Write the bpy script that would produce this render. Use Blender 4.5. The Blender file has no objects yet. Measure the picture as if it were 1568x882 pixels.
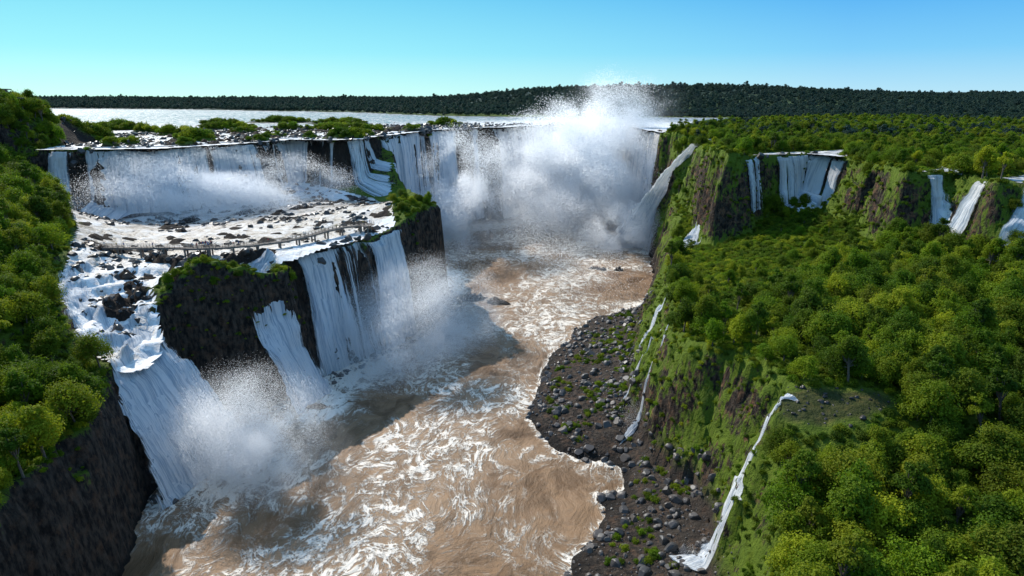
import bpy, math, random
import numpy as np
from mathutils import Vector, Matrix, Euler
random.seed(7); rng=np.random.default_rng(7)
S=bpy.context.scene
S.view_settings.view_transform='Standard'; S.view_settings.look='None'; S.view_settings.exposure=0
SUN=Vector((-.48,.62,.64)).normalized()

# ---------------------------------------------------------------- helpers
def h2(ix,iy,seed):
    n=(ix.astype(np.int64)*374761393+iy.astype(np.int64)*668265263+seed*1442695041)&0xffffffff
    n=((n^(n>>13))*1274126177)&0xffffffff
    n=(n^(n>>16))&0xffffffff
    return n/4294967295.0
def vn(x,y,seed=0):
    ix=np.floor(x);iy=np.floor(y);fx=x-ix;fy=y-iy
    fx=fx*fx*(3-2*fx);fy=fy*fy*(3-2*fy)
    a=h2(ix,iy,seed);b=h2(ix+1,iy,seed);c=h2(ix,iy+1,seed);d=h2(ix+1,iy+1,seed)
    return (a*(1-fx)+b*fx)*(1-fy)+(c*(1-fx)+d*fx)*fy
def fbm(x,y,sc,oct=4,seed=0):
    x=np.asarray(x,float)/sc;y=np.asarray(y,float)/sc
    r=0;a=.5;t=0
    for i in range(oct):
        r=r+a*vn(x+i*17.3,y-i*9.1,seed+i);t+=a;a*=.5;x=x*2.03;y=y*2.03
    return r/t*2-1
def sm(a,b,x):
    t=np.clip((x-a)/(b-a),0,1);return t*t*(3-2*t)
def sdpoly(X,Y,poly):
    X=np.asarray(X,float);Y=np.asarray(Y,float)
    d=np.full(X.shape,1e18);ins=np.zeros(X.shape,bool);n=len(poly)
    for i in range(n):
        ax,ay=poly[i];bx,by=poly[(i+1)%n]
        ex=bx-ax;ey=by-ay;L=ex*ex+ey*ey+1e-12
        t=np.clip(((X-ax)*ex+(Y-ay)*ey)/L,0,1)
        d=np.minimum(d,(X-ax-t*ex)**2+(Y-ay-t*ey)**2)
        if ay!=by:
            c=((ay>Y)!=(by>Y))&(X<ex*(Y-ay)/(by-ay)+ax);ins^=c
    d=np.sqrt(d);return np.where(ins,d,-d)
def dline(X,Y,pts):
    d=np.full(np.shape(X),1e18)
    for (ax,ay),(bx,by) in zip(pts[:-1],pts[1:]):
        ex=bx-ax;ey=by-ay;L=ex*ex+ey*ey+1e-12
        t=np.clip(((X-ax)*ex+(Y-ay)*ey)/L,0,1)
        d=np.minimum(d,(X-ax-t*ex)**2+(Y-ay-t*ey)**2)
    return np.sqrt(d)
def mesh_np(name,v,f,mat=None,smooth=True,coll=None):
    v=np.asarray(v,dtype=np.float32);f=np.asarray(f,dtype=np.int32);k=f.shape[1]
    me=bpy.data.meshes.new(name)
    me.vertices.add(len(v));me.vertices.foreach_set('co',v.ravel())
    me.loops.add(f.size);me.loops.foreach_set('vertex_index',f.ravel())
    me.polygons.add(len(f));me.polygons.foreach_set('loop_start',np.arange(0,f.size,k,dtype=np.int32))
    me.polygons.foreach_set('loop_total',np.full(len(f),k,dtype=np.int32))
    me.polygons.foreach_set('use_smooth',np.full(len(f),smooth))
    me.update(calc_edges=True)
    if mat: me.materials.append(mat)
    ob=bpy.data.objects.new(name,me);(coll or S.collection).objects.link(ob);return ob
def gridfaces(nr,nc):
    i=np.arange(nr-1)[:,None]*nc+np.arange(nc-1)[None,:]
    i=i.ravel();return np.stack([i,i+1,i+nc+1,i+nc],1)
def fattr(ob,name,vals):
    a=ob.data.attributes.new(name,'FLOAT','POINT');a.data.foreach_set('value',np.asarray(vals,np.float32))

class NT:
    def __init__(s,name):
        s.m=bpy.data.materials.new(name);s.m.use_nodes=True;s.t=s.m.node_tree;s.t.nodes.clear()
        s.out=s.t.nodes.new('ShaderNodeOutputMaterial')
    def n(s,ty,ins=None,**kw):
        nd=s.t.nodes.new(ty)
        for k,v in kw.items(): setattr(nd,k,v)
        for k,v in (ins or {}).items():
            if isinstance(v,bpy.types.NodeSocket): s.t.links.new(v,nd.inputs[k])
            else: nd.inputs[k].default_value=v
        return nd
    def math(s,op,a,b=0.0,c=None,clamp=False):
        d={0:a,1:b}
        if c is not None:d[2]=c
        return s.n('ShaderNodeMath',d,operation=op,use_clamp=clamp).outputs[0]
    def mr(s,x,a,b,c=0.0,d=1.0,smooth=True):
        return s.n('ShaderNodeMapRange',{0:x,1:a,2:b,3:c,4:d},interpolation_type='SMOOTHSTEP' if smooth else 'LINEAR').outputs[0]
    def mix(s,f,a,b):
        nd=s.t.nodes.new('ShaderNodeMix');nd.data_type='RGBA'
        for k,v in ((0,f),(6,a),(7,b)):
            if isinstance(v,bpy.types.NodeSocket): s.t.links.new(v,nd.inputs[k])
            else: nd.inputs[k].default_value=v if k==0 else (*v,1)
        return nd.outputs[2]
    def noise(s,vec,scale,detail=4,rough=.55,dist=0):
        return s.n('ShaderNodeTexNoise',{'Vector':vec,'Scale':scale,'Detail':detail,'Roughness':rough,'Distortion':dist}).outputs[0]
    def pos(s): return s.n('ShaderNodeNewGeometry').outputs['Position']
    def mapv(s,v,scale): 
        return s.n('ShaderNodeVectorMath',{0:v,1:scale},operation='MULTIPLY').outputs[0]
    def done(s,sh,vol=False):
        s.t.links.new(sh,s.out.inputs['Volume' if vol else 'Surface']);return s.m

# ---------------------------------------------------------------- layout (metres)
GORGE=[(-72,-700),(-75,20),(-78,90),(-83,122),(-92,152),(-95,162),(-97,175),(-99,192),(-90,199),(-79,206),(-71,217),
 (-69,229),(-60,244),(-49,260),(-39,277),(-34,290),(-31,302),(-29,316),(-34,335),(-44,360),(-54,400),(-74,440),(-74,456),(-57,517),(-22,562),
 (-8,560),(28,618),(70,636),(94,594),(98,540),(99,482),(94,455),(92,438),(88,410),(80,366),(67,317),(60,290),(54,270),(44,229),(38,205),(35,181),(38,166),
 (45,153),(46,137),(42,122),(38,108),(32,95),(25,80),(18,50),(15,-700)]
BEACH=[(70,320),(50,306),(36,296),(21,262),(11,234),(4,197),(12,176),(24,166),(21,152),(23,144),(14,128),(12,110),(14,-700),(90,-700),(90,320)]
UPPER=[(-9000,332),(-240,318),(-212,318),(-171,328),(-160,345),(-145,366),(-130,402),(-104,396),(-92,404),(-88,430),(-80,454),(-62,522),(-24,568),(-10,566),
 (27,625),(71,643),(100,598),(104,540),(106,476),(122,433),(112,400),(108,370),(105,322),(125,345),(156,356),(166,335),(161,300),(160,267),(178,267),(178,246),(173,230),
 (190,200),(215,175),(240,120),(260,20),(300,-700),(30000,-700),(30000,30000),(-30000,30000),(-30000,332)]
MIDW=[(-215,316),(-170,326),(-128,398),(-100,392),(-80,385),(-62,350),(-56,310),(-50,283),(-60,263),(-68,248),(-76,229),(-90,224),(-101,213),(-112,200),(-106,190),(-98,176),(-96,164),(-100,160),(-113,166),
 (-134,190),(-152,225),(-165,250),(-190,285)]
UW=[(-220,319),(-171,326),(-160,343),(-145,364),(-130,400),(-104,394),(-91,404),(-87,430),(-79,454),(-61,522),(-24,566),(-9,564),(27,623),(71,641),(99,598),(103,540),(105,480),
 (128,500),(180,600),(300,700),(700,790),(1200,900),(700,860),(300,830),(120,870),(0,880),(-100,930),(-260,1150),(-600,1400),(-1200,1650),(-2400,1900),(-2400,1500),(-1000,900),(-420,470),(-270,400),(-228,345)]
URW=[(106,330),(125,347),(154,355),(164,336),(168,348),(176,362),(215,385),(300,432),(215,398),(170,372),(150,365),(118,350)]
UR2=[(161,266),(178,266),(190,288),(184,288),(172,275)]
UR3=[(174,229),(180,244),(205,262),(250,290),(205,254),(184,226)]
ISL=[(-121,500,34,12),(-178,384,13,7),(-218,528,26,9),(-227,677,34,10),(-300,522,26,14),(-238,384,16,12),(-95,440,7,12),(-160,640,30,10),(-270,440,14,7),(-215,440,16,6),(-150,430,9,5),(-185,470,10,5),(-60,600,14,6),(-250,590,22,8),(-130,560,12,5),(-200,355,7,4),
 (-101,413,13,9),(-166,346,5,4),(-141,386,6,5),(-197,334,5,3.5),(-122,410,5,4),(-74,500,7,8),(-45,560,9,6),(-185,410,9,4),(-255,480,12,6),(-170,520,12,5)]
CP=[(-136,224,46),(-150,250,46),(-185,300,46),(-205,312,46),(-120,300,46),(-110,380,46),(-100,350,46),(-80,260,46),(-62,285,46.5),(-52,305,54),(-45,318,54),(-40,330,48),(-62,350,45),(-70,400,45),
(-72,245,46),(-100,250,46),(-130,270,46),(-95,232,46),(-84,230,45.5),(-88,222,38),(-93,208,50),(-102,203,49),(-86,212,47),(-118,198,39.5),(-108,182,35),(-101,168,31),(-110,150,35),(-112,130,37),(-108,100,38),(-100,60,40),
(-126,166,43),(-140,130,52),(-136,190,46),(-160,205,56),(-176,240,60),(-196,270,62),(-212,300,62),(-230,250,76),(-200,180,70),(-180,120,68),(-260,310,89),(-300,250,92),(-250,150,88),(-160,60,60),
(-100,0,42),(-200,0,70),(-400,100,90),(-500,300,90),(-60,440,76),(-90,470,76),(-40,580,77),(30,650,77),(110,650,77),(120,560,76),(115,480,76),(118,445,68),(104,430,40),(100,400,34),(95,370,32),
(84,317,28),(90,345,30),(100,300,34),(74,280,31),(62,250,31),(57,224,32),(48,196,34),(52,178,35),(56,158,38),(58,140,39),(58,130,38.6),(72,127,38.6),(82,128,39.5),(60,118,34),(48,108,29),(45,95,29),(60,100,30),(80,108,32),
(60,80,29),(90,80,33),(45,60,30),(30,20,30),(120,80,38),(120,100,36),(110,120,36),(90,140,40),(100,165,41),(100,200,40),(120,160,40),(150,200,44),(150,250,45),(190,220,51),(200,180,53),(180,140,46),(160,100,42),
(120,250,39),(130,300,41),(110,305,37),(155,330,46),(140,345,46),(240,60,60),(100,0,36),(250,0,60),(100,240,37),(84,235,36)]
CP=np.array(CP,float)
D=np.sqrt((CP[:,None,0]-CP[None,:,0])**2+(CP[:,None,1]-CP[None,:,1])**2+4)
n_=len(CP);A=np.zeros((n_+1,n_+1));A[:n_,:n_]=D-0.02*np.eye(n_);A[n_,:n_]=1;A[:n_,n_]=1
wts=np.linalg.solve(A,np.append(CP[:,2],0))
def Bf(X,Y):
    Xc=np.clip(X,-500,320);Yc=np.clip(Y,-50,680);r=np.full(np.shape(X),wts[-1])
    for i in range(n_): r=r+wts[i]*np.sqrt((Xc-CP[i,0])**2+(Yc-CP[i,1])**2+4)
    r=np.clip(r,22,92)
    k=sm(232,222,Y)*sm(-84,-92,X)*sm(-150,-140,X)
    q=(r+1.8*fbm(X,Y,7,3,140))/2.4;fq=q-np.floor(q);stp=(np.floor(q)+sm(.3,.7,fq))*2.4
    return r*(1-k)+stp*k
def zU(X,Y):
    z=77-5*sm(80,125,X)*(1-sm(430,480,Y))
    z=z+16*sm(-226,-246,X)*(1-sm(350,420,Y+0.35*(X+250)))
    return z
def hills(X,Y):
    r=np.hypot(X,Y)
    h=16*sm(1500,3000,r)*(0.75+0.5*fbm(X,Y,900,3,5))
    h=h+34*np.exp(-((X-200)/420)**2-((Y-1650)/420)**2)+20*np.exp(-((X-700)/500)**2-((Y-1700)/420)**2)
    h=h+14*np.exp(-((X-1600)/700)**2-((Y-2400)/700)**2)+8*fbm(X,Y,260,3,6)*sm(900,1500,r)
    h=h+6*sm(150,500,X)*sm(500,900,Y)
    return h*sm(60,500,-sdpoly(X,Y,UW))
def terrain(X,Y):
    B=Bf(X,Y);sdg=sdpoly(X,Y,GORGE);sdu=sdpoly(X,Y,UPPER)
    far=sm(560,800,np.hypot(X,Y))
    rb=np.exp(-((X+88)/22)**2-((Y-205)/16)**2)
    wa=np.where(X<0,3.4,3.4)*fbm(X,Y,13,4,11)+np.where(X<0,1.6,1.8)*fbm(X,Y,3.5,2,12)+rb*5*fbm(X,Y,7,3,13)
    wu=np.where(X>100,11,8.5)*fbm(X,Y,19,4,15)+2.0*fbm(X,Y,5,3,16)
    miw=sdpoly(X,Y,MIDW)
    B=B+fbm(X,Y,16,4,3)*np.where(miw>-3,.5,1.8)+rb*3.0*fbm(X,Y,7,3,4)
    rocks=np.maximum(fbm(X,Y,6,3,21)-.2,0)*5
    B=B-0.35*sm(-1,3,miw)+rocks*sm(0,5,miw)*np.where(Y<232,1.8,.8)
    uw=sdpoly(X,Y,UW)
    w2=np.maximum(np.maximum(sdpoly(X,Y,URW),sdpoly(X,Y,UR2)),sdpoly(X,Y,UR3))
    z=zU(X,Y)+0.8*fbm(X,Y,20,3,8)*sm(4,-6,uw)+np.where((X>95)&(Y<470),3.2*fbm(X,Y,26,3,18)*sm(0,-8,w2),0)
    z=z-0.9*sm(-4,2,uw)+rocks*1.3*sm(0,8,uw)*(1-far)*(1-sm(30,160,-0+np.hypot(X+100,Y-450)-60))
    z=z-0.5*sm(-2,1,w2)
    for (ix,iy,a,b) in ISL:
        z=z+2.6*sm(1.25,.5,np.hypot((X-ix)/a,(Y-iy)/b)+.25*fbm(X,Y,8,2,31))
    z=z+hills(X,Y)
    wdt=np.where((X>95)&(Y<440),13,6.0)
    su=sm(0,1,(sdu+wu*sm(700,600,Y)-1.5+wdt)/wdt)
    h=B+(z-B)*su
    w=np.where(X<0,7.0,13.0)+rb*5;w=np.where((X>0)&(Y>470),6.0,w)
    w=np.where((X<-20)&(X>-85)&(Y>226)&(Y<300),11.0,w)
    d=-sdg+wa
    sg=np.clip(d/w,0,1)
    sg=np.where(X<0,(sg*sg*(3-2*sg))**.85,sg**.8)
    tb=sdpoly(X,Y,BEACH)
    bed=-5+6.2*sm(-7,3,tb+3*fbm(X,Y,14,3,41))+np.where(tb>0,np.minimum(tb*.16,6),0)
    bed=bed+fbm(X,Y,5,3,42)*.9*sm(-4,4,tb)
    bed=bed-4.2*np.exp(-((X-26)/6)**2-((Y-161)/9)**2)
    for (ix,iy,a,b,hh) in [(57,392,17,7,6.5),(-22,330,20,7,6.5),(-6,322,9,4,5.6),(98,372,9,9,6.5),(-64,204,9,5,5.8)]:
        bed=bed+hh*np.exp(-((X-ix)/a)**2-((Y-iy)/b)**2)*(1+.5*fbm(X,Y,5,2,51))
    h2_=bed+(h-bed)*sg
    inw=((sg>0.02)&(sg<.98))|((su>.03)&(su<.97))
    st=np.abs(((h2_/8.0+fbm(X,Y,30,2,61))%1)-.5)*2
    h2_=h2_+np.where(inw,3.0*(st-.5)+3.0*fbm(X,Y,2.8,2,62),0)
    return h2_
def axis(a,b,step,amin,bmax,r=1.11):
    c=list(np.arange(a,b+.01,step));s=step;x=c[-1]
    while x<bmax: s*=r;x+=s;c.append(x)
    s=step;x=c[0];l=[]
    while x>amin: s*=r;x-=s;l.append(x)
    return np.array(l[::-1]+c)
ax=axis(-262,232,1.2,-16000,16000);ay=axis(62,652,1.2,-900,18000)
GX,GY=np.meshgrid(ax,ay)
GZ=terrain(GX,GY)
def hz(x,y):
    x=np.asarray(x,float);y=np.asarray(y,float)
    i=np.clip(np.searchsorted(ax,x)-1,0,len(ax)-2);j=np.clip(np.searchsorted(ay,y)-1,0,len(ay)-2)
    fx=(x-ax[i])/(ax[i+1]-ax[i]);fy=(y-ay[j])/(ay[j+1]-ay[j])
    return (GZ[j,i]*(1-fx)+GZ[j,i+1]*fx)*(1-fy)+(GZ[j+1,i]*(1-fx)+GZ[j+1,i+1]*fx)*fy
def slope(x,y):
    e=1.3;return np.hypot((hz(x+e,y)-hz(x-e,y))/(2*e),(hz(x,y+e)-hz(x,y-e))/(2*e))

# ---------------------------------------------------------------- materials
def m_ground():
    t=NT('ground_rock_and_moss');p=t.pos()
    g=t.n('ShaderNodeNewGeometry');nz=t.n('ShaderNodeSeparateXYZ',{0:g.outputs['Normal']}).outputs[2]
    sx=t.n('ShaderNodeSeparateXYZ',{0:p})
    n1=t.noise(p,.35,6,.65);n2=t.noise(t.mapv(p,(1,1,.4)),.9,5,.6);n3=t.noise(p,.06,4,.6)
    rock=t.mix(t.mr(n2,.35,.7),(.012,.010,.009),(.095,.07,.052))
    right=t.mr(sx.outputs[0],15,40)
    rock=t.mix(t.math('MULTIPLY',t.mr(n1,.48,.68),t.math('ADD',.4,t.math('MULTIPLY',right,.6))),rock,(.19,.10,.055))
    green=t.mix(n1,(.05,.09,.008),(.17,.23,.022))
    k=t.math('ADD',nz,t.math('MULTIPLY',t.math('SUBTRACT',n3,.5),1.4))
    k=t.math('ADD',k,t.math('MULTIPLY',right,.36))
    k=t.math('ADD',k,t.math('MULTIPLY',t.math('SUBTRACT',n2,.5),1.1))
    veg=t.mr(k,.60,.80)
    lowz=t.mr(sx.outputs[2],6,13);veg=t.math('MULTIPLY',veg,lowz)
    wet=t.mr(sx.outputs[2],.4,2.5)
    grav=t.mix(t.noise(p,2.5,3,.7),(.02,.017,.015),(.10,.078,.06))
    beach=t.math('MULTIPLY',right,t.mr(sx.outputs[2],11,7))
    rock=t.mix(t.math('MULTIPLY',beach,.7),rock,grav)
    rock=t.mix(wet,(.022,.018,.015),rock)
    n4=t.n('ShaderNodeAttribute',attribute_name='wetbed').outputs['Fac']
    veg=t.math('MULTIPLY',veg,t.math('SUBTRACT',1.0,n4))
    rock=t.mix(t.math('MULTIPLY',n4,.8),rock,(.03,.022,.017))
    col=t.mix(veg,rock,green)
    hazef=t.mr(sx.outputs[1],700,1600)
    col=t.mix(hazef,col,(.03,.055,.048))  # far ground fades to a blue-green tint, distance haze put into its colour
    bh=t.math('ADD',t.noise(p,1.3,6,.7),t.math('MULTIPLY',t.noise(t.mapv(p,(1,1,.3)),.35,4),2.0))
    b=t.n('ShaderNodeBump',{'Height':bh,'Strength':.9,'Distance':1.2})
    s=t.n('ShaderNodeBsdfPrincipled',{'Base Color':col,'Roughness':.85,'Specular IOR Level':.15,'Normal':b.outputs[0]})
    return t.done(s.outputs[0])
def m_river():
    t=NT('muddy_river');p=t.pos();pp=t.mapv(p,(1,.62,1))
    warp=t.n('ShaderNodeTexNoise',{'Vector':pp,'Scale':.035,'Detail':3.0})
    wv=t.n('ShaderNodeVectorMath',{0:warp.outputs[1],1:(26,26,0)},operation='MULTIPLY').outputs[0]
    q=t.n('ShaderNodeVectorMath',{0:pp,1:wv},operation='ADD').outputs[0]
    n=t.noise(q,.12,7,.61,1.3)
    rid=t.math('SUBTRACT',1.0,t.math('ABSOLUTE',t.math('MULTIPLY',t.math('SUBTRACT',n,.5),18.0)),clamp=True)
    n2=t.noise(q,.48,6,.63,1.0)
    rid2=t.math('SUBTRACT',1.0,t.math('ABSOLUTE',t.math('MULTIPLY',t.math('SUBTRACT',n2,.5),13.0)),clamp=True)
    n3=t.noise(q,1.6,4,.6,.5)
    big=t.noise(p,.022,3,.5,.4);fo=t.n('ShaderNodeAttribute',attribute_name='foam').outputs['Fac']
    area=t.mr(t.math('ADD',big,t.math('MULTIPLY',fo,.32)),.44,.76)
    f=t.math('MULTIPLY',t.math('ADD',t.math('MULTIPLY',rid,.95),t.math('MULTIPLY',rid2,.7)),t.math('ADD',area,.09))
    f=t.math('MULTIPLY',f,t.mr(t.noise(p,.21,5,.65),.34,.60,.25,1.2))
    f=t.math('MULTIPLY',f,t.mr(n3,.3,.6,.65,1.15))
    f=t.math('ADD',f,t.math('MULTIPLY',t.mr(fo,.62,1.0),t.mr(n2,.3,.65)))
    f=t.mr(f,.07,.92)
    f=t.math('MULTIPLY',f,.95)
    mud=t.mix(t.mr(big,.35,.65),(.125,.066,.029),(.20,.112,.054))
    mud=t.mix(t.mr(n,.35,.65),mud,(.285,.168,.088))
    mud=t.mix(t.math('MULTIPLY',area,.35),mud,(.47,.32,.20))
    col=t.mix(f,mud,(.95,.85,.72))
    bh=t.math('ADD',t.math('MULTIPLY',t.noise(q,.4,7,.66),1.0),t.math('MULTIPLY',f,.3))
    b=t.n('ShaderNodeBump',{'Height':bh,'Strength':.85,'Distance':1.2})
    ro=t.math('ADD',.5,t.math('MULTIPLY',f,.4))
    s=t.n('ShaderNodeBsdfPrincipled',{'Base Color':col,'Roughness':ro,'IOR':1.33,'Specular IOR Level':.35,'Normal':b.outputs[0]})
    return t.done(s.outputs[0])
def m_upper(name,calm=(.20,.18,.16),lo=.62,hi=.92):
    t=NT(name);p=t.pos()
    fo=t.n('ShaderNodeAttribute',attribute_name='foam').outputs['Fac']
    n=t.noise(t.mapv(p,(1.0,.8,1)),.16,7,.68,.8);n2=t.noise(p,.9,4,.6,.5)
    k=t.math('ADD',t.math('ADD',t.math('MULTIPLY',n,1.0),t.math('MULTIPLY',n2,.35)),t.math('MULTIPLY',fo,.20))
    f=t.mr(k,lo,hi)
    col=t.mix(f,calm,(.90,.87,.83))
    b=t.n('ShaderNodeBump',{'Height':t.math('ADD',t.noise(p,.5,5,.6),f),'Strength':.6,'Distance':.7})
    s=t.n('ShaderNodeBsdfPrincipled',{'Base Color':col,'Roughness':t.math('ADD',.25,t.math('MULTIPLY',f,.5)),'IOR':1.33,'Normal':b.outputs[0]})
    return t.done(s.outputs[0])
def m_fall(name,cover=.5,tint=(.97,.975,.98),brown=0.0):
    t=NT(name);uv=t.n('ShaderNodeUVMap').outputs[0]
    a=t.noise(t.mapv(uv,(.36,.022,1)),1.0,5,.62,.2)
    b_=t.noise(t.mapv(uv,(1.5,.07,1)),1.0,4,.65,.15)
    c=t.noise(t.mapv(uv,(.10,.010,1)),1.0,2,.5)
    k=t.math('ADD',t.math('ADD',t.math('MULTIPLY',a,.62),t.math('MULTIPLY',b_,.30)),t.math('MULTIPLY',c,.62))
    vv=t.n('ShaderNodeSeparateXYZ',{0:uv}).outputs[1]
    k=t.math('ADD',k,t.math('MULTIPLY',t.mr(vv,5,0),.08))
    k=t.math('ADD',k,t.math('MULTIPLY',t.mr(vv,8,35),.08))
    ed=t.n('ShaderNodeAttribute',attribute_name='edge').outputs['Fac']
    k=t.math('SUBTRACT',k,t.math('MULTIPLY',ed,.36))
    th=.86-cover*.25
    al=t.mr(k,th-.05,th+.06)
    sh=t.mr(t.math('ADD',t.math('MULTIPLY',b_,.5),t.math('MULTIPLY',a,.5)),.40,.55)
    col=t.mix(sh,(tint[0]*.52,tint[1]*.59,tint[2]*.67),tint)
    if brown>0:
        col=t.mix(t.math('MULTIPLY',t.mr(vv,14,0),brown),col,(.55,.40,.23))
    bp=t.n('ShaderNodeBump',{'Height':t.math('ADD',a,t.math('MULTIPLY',b_,.6)),'Strength':.8,'Distance':1.5})
    d=t.n('ShaderNodeBsdfDiffuse',{0:col,'Normal':bp.outputs[0]});tr=t.n('ShaderNodeBsdfTranslucent',{0:col})
    m1=t.n('ShaderNodeMixShader',{0:.4,1:d.outputs[0],2:tr.outputs[0]})
    m2=t.n('ShaderNodeMixShader',{0:al,1:t.n('ShaderNodeBsdfTransparent').outputs[0],2:m1.outputs[0]})
    return t.done(m2.outputs[0])
def m_leaf(name,c1,c2,c3,tr_=.45,dk=.5):
    t=NT(name);g=t.n('ShaderNodeNewGeometry');o=t.n('ShaderNodeObjectInfo')
    c=t.mix(g.outputs['Random Per Island'],c1,c2);c=t.mix(t.math('MULTIPLY',t.math('POWER',o.outputs['Random'],1.8),.95),c,c3)
    n=t.noise(t.pos(),.03,2,.5);c=t.mix(t.mr(n,.42,.65,0,.6),c,(c1[0]*.7,c1[1]*.8,c1[2]))
    r2=t.math('FRACT',t.math('MULTIPLY',o.outputs['Random'],7.31))
    c=t.mix(t.mr(r2,0,1,0,dk,False),c,(.016,.034,.006))
    d=t.n('ShaderNodeBsdfPrincipled',{'Base Color':c,'Roughness':.65,'Specular IOR Level':.15});tr=t.n('ShaderNodeBsdfTranslucent',{0:c})
    return t.done(t.n('ShaderNodeMixShader',{0:tr_,1:d.outputs[0],2:tr.outputs[0]}).outputs[0])
def m_plain(name,c,r=.8,var=.3,sc=1.5,rnd=0):
    t=NT(name);n=t.noise(t.pos(),sc,5,.6)
    col=t.mix(n,tuple(x*(1-var) for x in c),tuple(min(1,x*(1+var)) for x in c))
    if rnd: col=t.mix(t.math('MULTIPLY',t.n('ShaderNodeObjectInfo').outputs['Random'],rnd),col,(.14,.11,.09))
    b=t.n('ShaderNodeBump',{'Height':n,'Strength':.4,'Distance':.2})
    return t.done(t.n('ShaderNodeBsdfPrincipled',{'Base Color':col,'Roughness':r,'Normal':b.outputs[0]}).outputs[0])
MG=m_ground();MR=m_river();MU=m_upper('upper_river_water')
MBARK=m_plain('bark',(.12,.095,.07));MROCK=m_plain('basalt_boulder',(.05,.046,.045),.5,.6,.8,.7)
MWROCK=m_plain('wet_basalt',(.03,.025,.022),.4,.6,.8,.2)
ML=m_leaf('jungle_leaves',(.09,.18,.006),(.22,.35,.012),(.44,.46,.02),dk=.6)
MLD=m_leaf('distant_leaves_hazed',(.032,.066,.052),(.05,.09,.064),(.06,.10,.06),tr_=.35,dk=.2)  # bluish air haze painted into the far foliage colours
MCONC=m_plain('walkway_concrete',(.20,.16,.13));MSTEEL=m_plain('walkway_steel',(.10,.07,.05),.5)

# ---------------------------------------------------------------- people meshes (built first, scene still light)
def person_mesh(k,shirt,trouser,arm):
    me=bpy.data.meshes.new('person_%d'%k)
    vs=[(0,0,.95),(0,0,1.2),(0,0,1.42),(0,0,1.52),(0,0.02,1.64),(0,0.02,1.74),(.1,0,.9),(.12,.05*k,.5),(.12,-.02,.06),(.13,.12,.03),(-.1,0,.9),(-.12,-.04*k,.5),(-.12,-.05,.06),(-.13,.09,.03),
        (.2,0,1.4),(.27,.02,1.13),(.24,.1+arm,.88+arm),(-.2,0,1.4),(-.27,.02,1.13),(-.24,.1+arm*.5,.88+arm*.5)]
    ed=[(0,1),(1,2),(2,3),(3,4),(4,5),(0,6),(6,7),(7,8),(8,9),(0,10),(10,11),(11,12),(12,13),(2,14),(14,15),(15,16),(2,17),(17,18),(18,19)]
    rr=[.15,.14,.15,.06,.1,.09,.1,.07,.05,.045,.1,.07,.05,.045,.07,.05,.035,.07,.05,.035]
    me.from_pydata(vs,ed,[]);o=bpy.data.objects.new('p',me);S.collection.objects.link(o)
    o.modifiers.new('s','SKIN');
    for i,r_ in enumerate(rr): me.skin_vertices[0].data[i].radius=(r_,r_*.8)
    me.skin_vertices[0].data[0].use_root=True
    o.modifiers.new('u','SUBSURF').levels=1
    dg=bpy.context.evaluated_depsgraph_get();m2=bpy.data.meshes.new_from_object(o.evaluated_get(dg));bpy.data.objects.remove(o)
    m2.name='person_mesh_%d'%k;m2.materials.clear()
    for nm,c in (('trousers',trouser),('shirt',shirt),('skin',(.35,.2,.13)),('hair',(.03,.02,.015))): m2.materials.append(m_plain(nm,c,.8,.1))
    for p in m2.polygons:
        z=p.center.z;p.material_index=3 if z>1.7 or (z>1.6 and p.center.y<-.02) else 2 if z>1.5 or (abs(p.center.x)>.19 and z<1.15) else 1 if z>.95 else 0
        p.use_smooth=True
    return m2
PM=[person_mesh(0,(.5,.06,.05),(.03,.04,.09),.1),person_mesh(1,(.6,.6,.58),(.05,.05,.05),.3),person_mesh(2,(.05,.1,.3),(.2,.16,.1),0),person_mesh(3,(.55,.4,.05),(.04,.04,.06),.2),person_mesh(4,(.04,.04,.05),(.03,.03,.04),.1)]

# ---------------------------------------------------------------- ground
v=np.stack([GX.ravel(),GY.ravel(),GZ.ravel()],1)
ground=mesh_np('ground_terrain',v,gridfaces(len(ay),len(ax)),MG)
PONDR=[(55,125),(56,134),(66,133),(78,130),(80,127),(70,123.5),(62,122.5)]
wb=np.maximum(sm(-2,3,sdpoly(GX,GY,MIDW)),sm(-3,2,np.maximum(sdpoly(GX,GY,UW),np.maximum(sdpoly(GX,GY,URW),np.maximum(sdpoly(GX,GY,UR2),sdpoly(GX,GY,UR3))))))
for (ix,iy,a,b) in ISL: wb=wb*sm(.6,1.1,np.hypot((GX-ix)/a,(GY-iy)/b))
wb=np.maximum(wb,.7*sm(-1,1,sdpoly(GX,GY,PONDR)+1.5*fbm(GX,GY,4,2,33)))
fattr(ground,'wetbed',wb.ravel())

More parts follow.
